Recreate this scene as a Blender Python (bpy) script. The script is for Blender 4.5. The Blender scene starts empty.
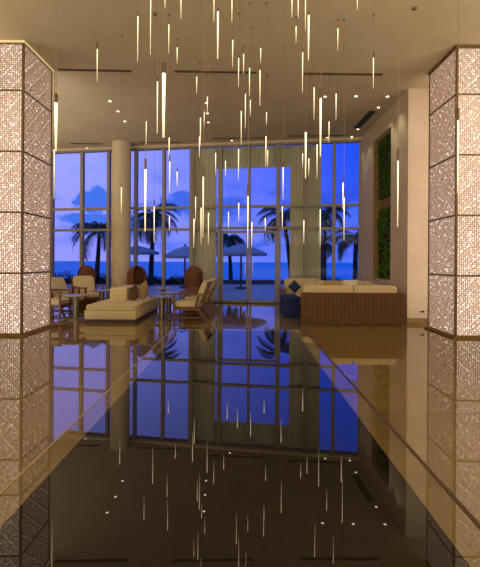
import bpy, bmesh, math, random
from mathutils import Vector, Matrix
sc = bpy.context.scene
COL = sc.collection
PI = math.pi
R = math.radians

# ------------------------------------------------------------------ camera
cam_d = bpy.data.cameras.new('camera')
cam = bpy.data.objects.new('camera', cam_d)
COL.objects.link(cam)
cam_d.sensor_fit = 'HORIZONTAL'
cam_d.sensor_width = 36.0
cam_d.lens = 30.0
cam_d.shift_x = -3.0 / 480
cam_d.shift_y = -21.5 / 480
cam_d.clip_start = 0.05
cam_d.clip_end = 20000
cam.location = (0, 0, 1.35)
cam.rotation_euler = (PI / 2, R(-0.35), 0)
sc.camera = cam

# ------------------------------------------------------------------ exposure
sc.view_settings.view_transform = 'Standard'
sc.view_settings.look = 'None'
sc.view_settings.exposure = 0.0
sc.view_settings.gamma = 1.0
sc.view_settings.use_curve_mapping = False
sc.cycles.use_denoising = True
sc.cycles.max_bounces = 12
sc.cycles.transparent_max_bounces = 24
sc.cycles.sample_clamp_indirect = 6.0
sc.cycles.caustics_reflective = False
sc.cycles.caustics_refractive = False


def lin(c):
    return tuple(((v / 255) / 12.92 if v <= 10 else (((v / 255) + .055) / 1.055) ** 2.4) for v in c) + (1.0,)


# ------------------------------------------------------------------ dusk sky
W = bpy.data.worlds.new('dusk_sky')
sc.world = W
W.use_nodes = True
nt = W.node_tree
nt.nodes.clear()
N, L = nt.nodes, nt.links
def nd(tree, t, **k):
    n = tree.nodes.new(t)
    for a, b in k.items():
        setattr(n, a, b)
    return n
def mth(tree, op, a, b=None, clamp=False):
    n = tree.nodes.new('ShaderNodeMath')
    n.operation = op
    n.use_clamp = clamp
    for i, v in enumerate((a, b)):
        if v is None: continue
        if isinstance(v, (int, float)): n.inputs[i].default_value = v
        else: tree.links.new(v, n.inputs[i])
    return n.outputs[0]
def maprange(tree, v, a, b, c=0.0, d=1.0, smooth=True):
    n = tree.nodes.new('ShaderNodeMapRange')
    if smooth: n.interpolation_type = 'SMOOTHSTEP'
    tree.links.new(v, n.inputs[0])
    for i, x in enumerate((a, b, c, d)): n.inputs[i + 1].default_value = x
    return n.outputs[0]
def mixc(tree, f, a, b):
    n = tree.nodes.new('ShaderNodeMix')
    n.data_type = 'RGBA'
    for s, v in ((n.inputs[0], f), (n.inputs[6], a), (n.inputs[7], b)):
        if isinstance(v, (int, float)): s.default_value = v
        elif isinstance(v, tuple): s.default_value = v
        else: tree.links.new(v, s)
    return n.outputs[2]
tc = nd(nt, 'ShaderNodeTexCoord')
sp = nd(nt, 'ShaderNodeSeparateXYZ')
L.new(tc.outputs['Generated'], sp.inputs[0])
az = mth(nt, 'ARCTAN2', sp.outputs[0], sp.outputs[1])      # 0 = out to sea
el = sp.outputs[2]
fa = maprange(nt, az, -0.48, 0.32)
hi = mixc(nt, fa, lin((142, 148, 250)), lin((26, 72, 224)))
lo = mixc(nt, fa, lin((134, 136, 236)), lin((74, 104, 226)))
fe = maprange(nt, el, 0.02, 0.26)
sky = mixc(nt, fe, lo, hi)
# clouds
mp = nd(nt, 'ShaderNodeMapping')
L.new(tc.outputs['Generated'], mp.inputs[0])
mp.inputs['Scale'].default_value = (5.0, 5.0, 13.0)
mp.inputs['Location'].default_value = (0.6, 0.0, 0.35)
nz = nd(nt, 'ShaderNodeTexNoise')
nz.inputs['Scale'].default_value = 1.0
nz.inputs['Detail'].default_value = 5.0
nz.inputs['Roughness'].default_value = 0.55
L.new(mp.outputs[0], nz.inputs['Vector'])
band = mth(nt, 'MULTIPLY', maprange(nt, el, 0.0, 0.05), maprange(nt, el, 0.24, 0.13))
cl = maprange(nt, nz.outputs[0], 0.46, 0.60)
# two heavy cumulus banks above the sea
def bank(a0, e0, ra, re):
    dx = mth(nt, 'DIVIDE', mth(nt, 'SUBTRACT', az, a0), ra)
    dy = mth(nt, 'DIVIDE', mth(nt, 'SUBTRACT', el, e0), re)
    d = mth(nt, 'ADD', mth(nt, 'MULTIPLY', dx, dx), mth(nt, 'MULTIPLY', dy, dy))
    n2 = nd(nt, 'ShaderNodeTexNoise')
    n2.inputs['Scale'].default_value = 38.0
    n2.inputs['Detail'].default_value = 3.0
    L.new(tc.outputs['Generated'], n2.inputs['Vector'])
    return maprange(nt, mth(nt, 'ADD', d, mth(nt, 'MULTIPLY', mth(nt, 'SUBTRACT', n2.outputs[0], 0.5), 3.0)), 1.35, 0.75)
b1 = bank(-0.352, 0.138, 0.046, 0.030)
b2 = bank(-0.150, 0.143, 0.048, 0.028)
b3 = bank(-0.34, 0.095, 0.10, 0.016)
cl = mth(nt, 'MAXIMUM', mth(nt, 'MULTIPLY', mth(nt, 'MULTIPLY', cl, band), 0.85), mth(nt, 'MULTIPLY', mth(nt, 'MAXIMUM', b1, mth(nt, 'MAXIMUM', b2, b3)), 0.9))
ccol = mixc(nt, fa, lin((44, 98, 206)), lin((34, 64, 190)))
sky2 = mixc(nt, cl, sky, ccol)
# high sky darker and no glow behind
fz = maprange(nt, el, 0.25, 0.9)
sky3 = mixc(nt, fz, sky2, lin((84, 128, 214)))
bg = nd(nt, 'ShaderNodeBackground')
L.new(sky3, bg.inputs[0])
bg.inputs[1].default_value = 1.35
wo = nd(nt, 'ShaderNodeOutputWorld')
L.new(bg.outputs[0], wo.inputs[0])


# ------------------------------------------------------------------ large area lights (unseen fills added to brighten the ceiling and furniture)
def area(name, loc, rot, sx, sy, power, col):
    d = bpy.data.lights.new(name, 'AREA')
    d.shape = 'RECTANGLE'
    d.size, d.size_y = sx, sy
    d.energy = power
    d.color = col
    o = bpy.data.objects.new(name, d)
    o.location = loc
    o.rotation_euler = rot
    COL.objects.link(o)
    return o
WARM = (1.0, 0.89, 0.70)
area('fill_uplight', (0, -1.8, 0.6), (PI - R(15), 0, 0), 9, 2.5, 370, WARM)  # added fill behind the camera, lifts the ceiling from below
area('fill_side_uplight', (-8.2, 7.5, 2.2), (PI, 0, 0), 2.5, 8.0, 340, WARM)  # added fill out of view on the left, evens out the ceiling
area('fill_side_uplight', (6.2, 2.6, 2.4), (PI, 0, 0), 1.6, 6.0, 190, WARM)  # matching added fill, out of view on the right
area('fill_front_light', (0, -4.2, 3.6), (R(78), 0, 0), 9, 1.8, 255, WARM)  # added key from behind the camera for the furniture


# ------------------------------------------------------------------ materials
def mat(name, base, rough=0.5, metal=0.0, emit=None, estr=0.0, ior=1.5, noise=None, bump=0.0, sheen=0.0):
    """noise=(scale, second colour, (stretch xyz))"""
    m = bpy.data.materials.new(name)
    m.use_nodes = True
    t = m.node_tree
    p = t.nodes['Principled BSDF']
    c = lin(base)
    p.inputs['Base Color'].default_value = c
    p.inputs['Roughness'].default_value = rough
    p.inputs['Metallic'].default_value = metal
    p.inputs['IOR'].default_value = ior
    if emit:
        p.inputs['Emission Color'].default_value = lin(emit)
        p.inputs['Emission Strength'].default_value = estr
    if noise or bump:
        co = t.nodes.new('ShaderNodeTexCoord')
        ma = t.nodes.new('ShaderNodeMapping')
        t.links.new(co.outputs['Object'], ma.inputs[0])
        ns = t.nodes.new('ShaderNodeTexNoise')
        t.links.new(ma.outputs[0], ns.inputs['Vector'])
        ns.inputs['Detail'].default_value = 5
        s, c2, st = noise if noise else (40, base, (1, 1, 1))
        ns.inputs['Scale'].default_value = s
        ma.inputs['Scale'].default_value = st
        f = maprange(t, ns.outputs[0], 0.35, 0.65)
        t.links.new(mixc(t, f, c, lin(c2)), p.inputs['Base Color'])
        if bump:
            b = t.nodes.new('ShaderNodeBump')
            b.inputs['Strength'].default_value = bump
            b.inputs['Distance'].default_value = 0.01
            t.links.new(ns.outputs[0], b.inputs['Height'])
            t.links.new(b.outputs[0], p.inputs['Normal'])
    return m

M = {}
M['ceiling'] = mat('ceiling_plaster', (205, 186, 154), 0.9, noise=(1.5, (200, 181, 148), (1, 1, 1)))
M['wall'] = mat('wall_plaster', (212, 195, 165), 0.85, noise=(2.0, (206, 188, 158), (1, 1, 1)))
M['niche'] = mat('niche_panel', (150, 120, 75), 0.8, noise=(3, (140, 110, 66), (1, 1, 4)))
M['frame'] = mat('window_frame_paint', (150, 140, 128), 0.45)
M['darkframe'] = mat('dark_sill_metal', (40, 38, 38), 0.4)
M['curtain'] = mat('curtain_cloth', (204, 198, 166), 0.95, noise=(5, (196, 190, 157), (6, 6, 0.15)))
M['slot'] = mat('slot_black', (62, 54, 46), 0.7)
M['trimring'] = mat('lamp_ring_white', (215, 205, 190), 0.5)
M['cream'] = mat('cream_upholstery', (215, 196, 150), 0.95, noise=(60, (205, 186, 140), (1, 1, 1)), bump=0.15)
M['creamdark'] = mat('beige_piping', (150, 128, 88), 0.9)
M['plinth'] = mat('sofa_plinth_bronze', (70, 54, 32), 0.5)
M['navy'] = mat('navy_cloth', (26, 42, 92), 0.85, noise=(50, (34, 52, 108), (1, 1, 1)), bump=0.1)
M['tanpillow'] = mat('tan_pillow_cloth', (190, 160, 110), 0.95, noise=(40, (170, 140, 92), (1, 1, 1)), bump=0.2)
M['brownpillow'] = mat('brown_pillow_cloth', (110, 82, 46), 0.95, noise=(40, (90, 66, 36), (1, 1, 1)), bump=0.2)
M['whitepillow'] = mat('ivory_pillow_cloth', (228, 218, 195), 0.95, bump=0.1)
M['wood'] = mat('teak_wood', (122, 76, 38), 0.45, noise=(14, (88, 52, 24), (1, 1, 6)))
M['wicker'] = mat('wicker_weave', (130, 78, 38), 0.7, noise=(55, (70, 40, 20), (1, 1, 2.2)), bump=0.8)
M['bronze'] = mat('bronze_table_metal', (120, 108, 90), 0.35, metal=0.6)
M['tabletop'] = mat('stone_table_top', (150, 140, 124), 0.25, noise=(12, (132, 122, 108), (1, 1, 1)))
M['cap'] = mat('pendant_cap_bronze', (104, 84, 60), 0.4, metal=0.3)
M['cable'] = mat('pendant_cable', (132, 112, 84), 0.6)
M['tube'] = mat('pendant_glass_glow', (240, 225, 190), 0.3, emit=(255, 236, 190), estr=1.5)
M['downlight'] = mat('downlight_glow', (255, 240, 210), 0.4, emit=(255, 238, 200), estr=5.0)
M['screenframe'] = mat('screen_bronze_frame', (128, 108, 72), 0.4, metal=0.4)
M['lattice'] = mat('lattice_screen_white', (226, 208, 194), 0.6)
M['glowpanel'] = mat('pillar_backlit_diffuser', (235, 225, 205), 0.7, emit=(252, 232, 224), estr=1.45)
M['coveglow'] = mat('cove_strip_glow', (240, 225, 170), 0.6, emit=(255, 232, 170), estr=0.35)
M['base'] = mat('pillar_base_brass', (140, 116, 62), 0.4, metal=0.3)
M['green'] = mat('green_wall_leaves', (120, 160, 62), 0.8, noise=(9, (60, 96, 34), (1, 1, 1)))
M['soil'] = mat('green_wall_backing', (58, 44, 28), 0.9, noise=(20, (34, 28, 18), (1, 1, 1)))
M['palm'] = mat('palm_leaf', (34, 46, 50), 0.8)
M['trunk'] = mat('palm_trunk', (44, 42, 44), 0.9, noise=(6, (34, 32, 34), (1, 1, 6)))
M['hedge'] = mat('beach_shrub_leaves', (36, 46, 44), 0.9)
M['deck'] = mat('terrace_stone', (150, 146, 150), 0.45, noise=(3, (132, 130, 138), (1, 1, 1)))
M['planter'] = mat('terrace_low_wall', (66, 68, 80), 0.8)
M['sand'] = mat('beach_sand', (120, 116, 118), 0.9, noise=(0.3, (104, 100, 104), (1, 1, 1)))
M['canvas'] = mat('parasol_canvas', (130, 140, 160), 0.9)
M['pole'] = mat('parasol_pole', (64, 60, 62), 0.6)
M['blackmetal'] = mat('black_metal', (26, 22, 20), 0.5)
M['edge'] = mat('rim_edge_bronze', (190, 165, 120), 0.4, metal=0.4)
M['chrome'] = mat('polished_steel', (200, 200, 205), 0.15, metal=1.0)

# slatted sofa back wood: vertical zig-zag veneer
def wood_panel():
    m = bpy.data.materials.new('booth_veneer')
    m.use_nodes = True
    t = m.node_tree
    p = t.nodes['Principled BSDF']
    co = t.nodes.new('ShaderNodeTexCoord')
    sx = t.nodes.new('ShaderNodeSeparateXYZ')
    t.links.new(co.outputs['Object'], sx.inputs[0])
    ns = t.nodes.new('ShaderNodeTexNoise')
    ns.inputs['Scale'].default_value = 7
    ma = t.nodes.new('ShaderNodeMapping')
    ma.inputs['Scale'].default_value = (1.2, 1.2, 1.6)
    t.links.new(co.outputs['Object'], ma.inputs[0])
    t.links.new(ma.outputs[0], ns.inputs['Vector'])
    zz = mth(t, 'PINGPONG', sx.outputs[2], 0.09)
    u = mth(t, 'ADD', mth(t, 'ADD', sx.outputs[0], sx.outputs[1]), mth(t, 'MULTIPLY', zz, 0.25))
    s = mth(t, 'SINE', mth(t, 'MULTIPLY', u, 2 * PI / 0.085))
    f = mth(t, 'ADD', mth(t, 'MULTIPLY', s, 0.32), ns.outputs[0], clamp=True)
    t.links.new(mixc(t, f, lin((76, 46, 12)), lin((108, 70, 24))), p.inputs['Base Color'])
    p.inputs['Roughness'].default_value = 0.75
    return m
M['veneer'] = wood_panel()

# polished marble floor with thin joints
def marble(name, c1, c2, joint, ior, rough, sx_, sy_):
    m = bpy.data.materials.new(name)
    m.use_nodes = True
    t = m.node_tree
    p = t.nodes['Principled BSDF']
    co = t.nodes.new('ShaderNodeTexCoord')
    n1 = t.nodes.new('ShaderNodeTexNoise')
    n1.inputs['Scale'].default_value = 1.4
    n1.inputs['Detail'].default_value = 8
    n1.inputs['Distortion'].default_value = 1.2
    t.links.new(co.outputs['Object'], n1.inputs['Vector'])
    br = t.nodes.new('ShaderNodeTexBrick')
    t.links.new(co.outputs['Object'], br.inputs['Vector'])
    br.inputs['Scale'].default_value = 1.0
    br.inputs['Mortar Size'].default_value = 0.004
    br.inputs['Brick Width'].default_value = sx_
    br.inputs['Row Height'].default_value = sy_
    br.offset = 0.0
    br.inputs['Color1'].default_value = (1, 1, 1, 1)
    br.inputs['Color2'].default_value = (0.88, 0.88, 0.88, 1)
    br.inputs['Mortar'].default_value = (0.55, 0.5, 0.45, 1)
    base = mixc(t, maprange(t, n1.outputs[0], 0.35, 0.68), lin(c1), lin(c2))
    mu = t.nodes.new('ShaderNodeMix')
    mu.data_type = 'RGBA'
    mu.blend_type = 'MULTIPLY'
    mu.inputs[0].default_value = joint
    t.links.new(base, mu.inputs[6])
    t.links.new(br.outputs['Color'], mu.inputs[7])
    t.links.new(mu.outputs[2], p.inputs['Base Color'])
    p.inputs['Roughness'].default_value = rough
    p.inputs['IOR'].default_value = ior
    return m
M['floor'] = marble('polished_marble_floor', (138, 116, 74), (126, 104, 64), 0.8, 2.3, 0.03, 1.2, 1.2)
M['rim'] = marble('pool_rim_stone', (120, 102, 64), (108, 92, 56), 0.0, 1.9, 0.02, 1.2, 1.2)

def water():
    m = bpy.data.materials.new('dark_pool_water')
    m.use_nodes = True
    t = m.node_tree
    p = t.nodes['Principled BSDF']
    p.inputs['Base Color'].default_value = lin((30, 27, 20))
    p.inputs['Roughness'].default_value = 0.0
    p.inputs['IOR'].default_value = 1.62
    co = t.nodes.new('ShaderNodeTexCoord')
    n1 = t.nodes.new('ShaderNodeTexNoise')
    n1.inputs['Scale'].default_value = 2.2
    t.links.new(co.outputs['Object'], n1.inputs['Vector'])
    b = t.nodes.new('ShaderNodeBump')
    b.inputs['Strength'].default_value = 0.02
    b.inputs['Distance'].default_value = 0.01
    t.links.new(n1.outputs[0], b.inputs['Height'])
    t.links.new(b.outputs[0], p.inputs['Normal'])
    return m
M['water'] = water()

def sea():
    m = bpy.data.materials.new('sea_water')
    m.use_nodes = True
    t = m.node_tree
    p = t.nodes['Principled BSDF']
    co = t.nodes.new('ShaderNodeTexCoord')
    n1 = t.nodes.new('ShaderNodeTexNoise')
    ma = t.nodes.new('ShaderNodeMapping')
    ma.inputs['Scale'].default_value = (0.01, 0.05, 1)
    t.links.new(co.outputs['Object'], ma.inputs[0])
    t.links.new(ma.outputs[0], n1.inputs['Vector'])
    n1.inputs['Detail'].default_value = 6
    t.links.new(mixc(t, n1.outputs[0], lin((0, 124, 200)), lin((16, 172, 236))), p.inputs['Base Color'])
    p.inputs['Roughness'].default_value = 0.6
    p.inputs['IOR'].default_value = 1.2
    return m
M['sea'] = sea()

def glass():
    m = bpy.data.materials.new('window_glass')
    m.use_nodes = True
    t = m.node_tree
    t.nodes.clear()
    o = t.nodes.new('ShaderNodeOutputMaterial')
    mx = t.nodes.new('ShaderNodeMixShader')
    tr = t.nodes.new('ShaderNodeBsdfTransparent')
    tr.inputs[0].default_value = (0.97, 0.98, 1.0, 1)
    gl = t.nodes.new('ShaderNodeBsdfGlossy')
    gl.inputs['Roughness'].default_value = 0.0
    fr = t.nodes.new('ShaderNodeFresnel')
    fr.inputs[0].default_value = 1.12
    t.links.new(fr.outputs[0], mx.inputs[0])
    t.links.new(tr.outputs[0], mx.inputs[1])
    t.links.new(gl.outputs[0], mx.inputs[2])
    t.links.new(mx.outputs[0], o.inputs[0])
    return m
M['glass'] = glass()
def tube_mat():
    m = M['tube']; t = m.node_tree; p = t.nodes['Principled BSDF']
    co = t.nodes.new('ShaderNodeTexCoord'); sx = t.nodes.new('ShaderNodeSeparateXYZ')
    t.links.new(co.outputs['Generated'], sx.inputs[0])
    t.links.new(maprange(t, sx.outputs[2], 0.0, 0.9, 0.45, 1.9), p.inputs['Emission Strength'])
tube_mat()
M['tube'].cycles.emission_sampling = 'NONE'


# ------------------------------------------------------------------ mesh helpers
class MB:
    def __init__(s):
        s.v, s.f = [], []
    def add(s, vs, fs, mtx=None):
        b = len(s.v)
        if mtx is not None: vs = [tuple(mtx @ Vector(v)) for v in vs]
        s.v += [tuple(v) for v in vs]
        s.f += [tuple(i + b for i in f) for f in fs]
        return s
    def box(s, x0, x1, y0, y1, z0, z1, mtx=None, bev=0.0):
        if x0 > x1: x0, x1 = x1, x0
        if y0 > y1: y0, y1 = y1, y0
        if z0 > z1: z0, z1 = z1, z0
        if bev > 0:
            bm = bmesh.new()
            bmesh.ops.create_cube(bm, size=1)
            for v in bm.verts:
                v.co = Vector(((x0 + x1) / 2 + v.co.x * (x1 - x0), (y0 + y1) / 2 + v.co.y * (y1 - y0), (z0 + z1) / 2 + v.co.z * (z1 - z0)))
            bmesh.ops.bevel(bm, geom=bm.edges[:], offset=bev, segments=2, profile=0.5, affect='EDGES')
            bm.verts.index_update()
            s.add([v.co[:] for v in bm.verts], [tuple(v.index for v in f.verts) for f in bm.faces], mtx)
            bm.free()
            return s
        vs = [(x, y, z) for z in (z0, z1) for y in (y0, y1) for x in (x0, x1)]
        fs = [(0, 2, 3, 1), (4, 5, 7, 6), (0, 1, 5, 4), (2, 6, 7, 3), (0, 4, 6, 2), (1, 3, 7, 5)]
        return s.add(vs, fs, mtx)
    def bar(s, a, b, w, h=None, up=(0, 0, 1)):
        a, b = Vector(a), Vector(b)
        h = h or w
        d = (b - a); ln = d.length; d.normalize()
        u = Vector(up)
        if abs(d.dot(u)) > .98: u = Vector((0, 1, 0))
        x = d.cross(u).normalized(); y = x.cross(d).normalized()
        vs = []
        for p in (a, b):
            for i, j in ((-1, -1), (1, -1), (1, 1), (-1, 1)):
                vs.append(tuple(p + x * (i * w / 2) + y * (j * h / 2)))
        return s.add(vs, [(0, 3, 2, 1), (4, 5, 6, 7), (0, 1, 5, 4), (1, 2, 6, 5), (2, 3, 7, 6), (3, 0, 4, 7)])
    def tube(s, pts, rad, n=8):
        pts = [Vector(p) for p in pts]
        if not isinstance(rad, (list, tuple)): rad = [rad] * len(pts)
        vs, fs = [], []
        for i, p in enumerate(pts):
            d = (pts[min(i + 1, len(pts) - 1)] - pts[max(i - 1, 0)]).normalized()
            u = Vector((0, 0, 1)) if abs(d.z) < .95 else Vector((1, 0, 0))
            x = d.cross(u).normalized(); y = x.cross(d)
            for k in range(n):
                a = 2 * PI * k / n
                vs.append(tuple(p + (x * math.cos(a) + y * math.sin(a)) * rad[i]))
        for i in range(len(pts) - 1):
            for k in range(n):
                k2 = (k + 1) % n
                fs.append((i * n + k, i * n + k2, (i + 1) * n + k2, (i + 1) * n + k))
        fs.append(tuple(range(n))[::-1])
        fs.append(tuple(range((len(pts) - 1) * n, len(pts) * n)))
        return s.add(vs, fs)
    def lathe(s, prof, n=24, c=(0, 0, 0), mtx=None):
        vs, fs = [], []
        for r, z in prof:
            for k in range(n):
                a = 2 * PI * k / n
                vs.append((c[0] + r * math.cos(a), c[1] + r * math.sin(a), c[2] + z))
        for i in range(len(prof) - 1):
            for k in range(n):
                k2 = (k + 1) % n
                fs.append((i * n + k, i * n + k2, (i + 1) * n + k2, (i + 1) * n + k))
        fs.append(tuple(range(n))[::-1])
        fs.append(tuple(range((len(prof) - 1) * n, len(prof) * n)))
        return s.add(vs, fs, mtx)
    def cushion(s, c, sz, mtx=None, e=0.32, seg=10):
        """puffed superellipsoid-like block"""
        bm = bmesh.new()
        bmesh.ops.create_cube(bm, size=2)
        bmesh.ops.subdivide_edges(bm, edges=bm.edges[:], cuts=seg, use_grid_fill=True)
        for v in bm.verts:
            x, y, z = v.co
            p = 1 / e * 2
            l = (abs(x) ** p + abs(y) ** p + abs(z) ** p) ** (1 / p)
            v.co = Vector((c[0] + x / l * sz[0] / 2, c[1] + y / l * sz[1] / 2, c[2] + z / l * sz[2] / 2))
        bm.verts.index_update()
        s.add([v.co[:] for v in bm.verts], [tuple(v.index for v in f.verts) for f in bm.faces], mtx)
        bm.free()
        return s
    def build(s, name, m, parent=None, smooth=False, kind=None, loc=None, rotz=0):
        me = bpy.data.meshes.new(name)
        me.from_pydata(s.v, [], s.f)
        me.update()
        me.materials.append(m)
        if smooth:
            me.polygons.foreach_set('use_smooth', [True] * len(me.polygons))
            me.set_sharp_from_angle(angle=R(40))
        o = bpy.data.objects.new(name, me)
        COL.objects.link(o)
        if parent is not None: o.parent = parent
        if kind: o['kind'] = kind
        if loc: o.location = loc
        if rotz: o.rotation_euler = (0, 0, rotz)
        return o

def thing(name, label, cat, loc=(0, 0, 0), rotz=0, group=None):
    o = bpy.data.objects.new(name, None)
    COL.objects.link(o)
    o.empty_display_size = 0.2
    o.location = loc
    o.rotation_euler = (0, 0, rotz)
    return tag(o, label, cat, group)
def tag(o, label, cat, group=None):
    o['label'] = label
    o['category'] = cat
    if group: o['group'] = group
    return o
def copy_tree(o, parent=None):
    c = o.copy()
    COL.objects.link(c)
    c.parent = parent
    for ch in list(o.children): copy_tree(ch, c)
    return c
def struct(name, mb, m, parent=None, **k):
    return mb.build(name, m, parent, kind=None if parent else 'structure', **k)
def px(p, Y): return (p - 243) / 400 * Y
def pz(y, Y): return 1.35 + (262 - y) / 400 * Y

H = 5.28
# window wall line: Y = WY(X)
def WY(x): return 13.15 - 0.152 * x
WA = math.atan(-0.152)
def wx(p):
    k = (p - 243) / 400
    return k * 13.15 / (1 + .152 * k)
def wbox(mb, xa, xb, d0, d1, z0, z1):
    """box on the window wall between plan X = xa..xb; d0, d1 distance behind the wall line"""
    n = Vector((0.152, 1, 0)).normalized()
    P = lambda x, d: Vector((x, WY(x), 0)) + n * d
    a, b, c, d = P(xa, d0), P(xb, d0), P(xb, d1), P(xa, d1)
    vs = [(p.x, p.y, z) for z in (z0, z1) for p in (a, b, c, d)]
    mb.add(vs, [(0, 3, 2, 1), (4, 5, 6, 7), (0, 1, 5, 4), (1, 2, 6, 5), (2, 3, 7, 6), (3, 0, 4, 7)])
    return mb

# ------------------------------------------------------------------ room shell
XL, XR, YB = -11.0, 7.2, -4.5
mb = MB()
mb.add([(XL, YB, 0), (XR, YB, 0), (XR, 9.0, 0), (3.7, 9.0, 0), (3.7, WY(3.7), 0), (XL, WY(XL), 0)], [(0, 1, 2, 3, 4, 5)])
b = len(mb.v)
mb.add([(XL, YB, -.2), (XR, YB, -.2), (XR, 9.0, -.2), (3.7, 9.0, -.2), (3.7, WY(3.7), -.2), (XL, WY(XL), -.2)], [(5, 4, 3, 2, 1, 0)])
for i in range(6):
    j = (i + 1) % 6
    mb.f.append((i, i + 6, j + 6, j))
struct('floor', mb, M['floor'])
mb = MB().add([(XL, YB, H), (XR, YB, H), (XR, 9.25, H), (4.2, 9.25, H), (4.2, WY(4.2) + .3, H), (XL, WY(XL) + .3, H)], [(5, 4, 3, 2, 1, 0)])
mb.add([(XL, YB, H + .2), (XR, YB, H + .2), (XR, 9.25, H + .2), (4.2, 9.25, H + .2), (4.2, WY(4.2) + .3, H + .2), (XL, WY(XL) + .3, H + .2)], [(0, 1, 2, 3, 4, 5)])
for i in range(6):
    j = (i + 1) % 6
    mb.f.append((i, j, j + 6, i + 6))
struct('ceiling', mb, M['ceiling'])
struct('wall_left', MB().box(XL - .2, XL, YB, WY(XL) + .3, 0, H), M['wall'])
struct('wall_back', MB().box(XL, XR, YB - .2, YB, 0, H), M['wall'])
struct('wall_right', MB().box(XR, XR + .2, YB, 9.25, 0, H), M['wall'])
struct('wall_right_return', MB().box(3.7, XR, 9.0, 9.25, 0, H), M['wall'])
# side wall beside the booth with a planted niche
NY0, NY1, NZ0, NZ1, ND = 10.05, 11.4, 0.9, 4.8, 0.22
yw = WY(3.7)
mb = MB()
mb.box(3.7, 4.2, 9.25, NY0, 0, H)
mb.box(3.7, 4.2, NY1, yw + .1, 0, H)
mb.box(3.7, 4.2, NY0, NY1, 0, NZ0)
mb.box(3.7, 4.2, NY0, NY1, NZ1, H)
struct('wall_right_side', mb, M['wall'])
mb = MB().box(3.7 + ND, 4.2, NY0, NY1, NZ0, NZ1)
mb.box(3.705, 3.7 + ND, NY1 - .012, NY1, NZ0, NZ1)
struct('trim_1', mb, M['niche'])
struct('baseboard_right', MB().box(3.7, XR, 8.985, 9.0, 0, .11), M['niche'])

# ------------------------------------------------------------------ windows
ZA, ZB, ZT = 2.43, 3.17, 5.18
def frame_bars(name, xs, widths, z0, z1, zs, xa, xb, num, kids=None):
    e = bpy.data.objects.new(name, None)
    COL.objects.link(e)
    e['kind'] = 'structure'
    f = MB()
    for x, w in zip(xs, widths): wbox(f, x - w / 2, x + w / 2, -.07, .07, z0, z1)
    for z in zs: wbox(f, xa, xb, -.05, .05, z - .04, z + .04)
    wbox(f, xa, xb, -.07, .07, z1 - .03, z1 + .03)
    wbox(f, xa, xb, -.07, .07, z0, z0 + .08)
    f.build('window_frame', M['frame'], e)
    xx = sorted(xs)
    zz = [z0] + list(zs) + [z1]
    for i in range(len(xx) - 1):
        for j in range(len(zz) - 1):
            g = MB()
            wbox(g, xx[i] + .02, xx[i + 1] - .02, -.006, .006, zz[j] + .02, zz[j + 1] - .02)
            g.build('window_pane', M['glass'], e)
    return e
xcolL, xcolR = wx(112), wx(131)
xsL = [XL + .1, wx(-30), wx(10), wx(52), wx(82), wx(108.5), wx(117)]
frame_bars('window_1', xsL, [.1] * 7, 0, ZT, (ZA, ZB), XL + .05, wx(117), 1)
xsM = [wx(127), wx(135.7), wx(163.7), wx(191)]
frame_bars('window_2', xsM, [.1] * 4, 0, ZT, (ZA, ZB), wx(127), wx(191), 2)
# centre bay: transoms over the door
xsC = [wx(193), wx(220), wx(249), wx(278), wx(305.5)]
frame_bars('window_3', xsC, [.06, .13, .07, .13, .06], ZA, ZT, (ZB,), wx(192), wx(306), 3)
xsR = [wx(307), wx(333.7), wx(360)]
frame_bars('window_4', xsR, [.06, .1, .09], 0, ZT, (ZA, ZB), wx(306), wx(361), 4)
# fixed side lights and double glass door under the transom
frame_bars('window_5', [wx(193), wx(219)], [.06, .10], 0, ZA, (), wx(193), wx(219), 5)
frame_bars('window_6', [wx(279), wx(305.5)], [.10, .06], 0, ZA, (), wx(279), wx(305.5), 6)
for i, (a, b) in enumerate(((221, 248.6), (249.4, 277))):
    xa, xb = wx(a), wx(b)
    e = bpy.data.objects.new('door_%d' % (i + 1), None)
    COL.objects.link(e)
    e['kind'] = 'structure'
    f = MB()
    wbox(f, xa, xa + .07, -.03, .03, .02, ZA - .05)
    wbox(f, xb - .07, xb, -.03, .03, .02, ZA - .05)
    wbox(f, xa, xb, -.03, .03, ZA - .13, ZA - .05)
    wbox(f, xa, xb, -.03, .03, .02, .10)
    f.build('door_frame', M['frame'], e)
    g = MB()
    wbox(g, xa + .06, xb - .06, -.006, .006, .09, ZA - .11)
    g.build('door_pane', M['glass'], e)
    hx = xb - .11 if i == 0 else xa + .11
    h = MB()
    h.tube([(hx, WY(hx) - .09, .85), (hx, WY(hx) - .09, 1.35)], .014)
    for z in (.9, 1.3): h.tube([(hx, WY(hx) - .09, z), (hx, WY(hx) - .01, z)], .01)
    h.build('door_handle', M['chrome'], e, smooth=True)
mb = MB()
wbox(mb, wx(193), wx(306), -.09, .12, 0, .025)
struct('trim_2', mb, M['darkframe'])
mb = MB()
wbox(mb, XL, 3.75, -.09, .30, ZT + .03, H)
struct('wall_window_header', mb, M['wall'])

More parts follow.
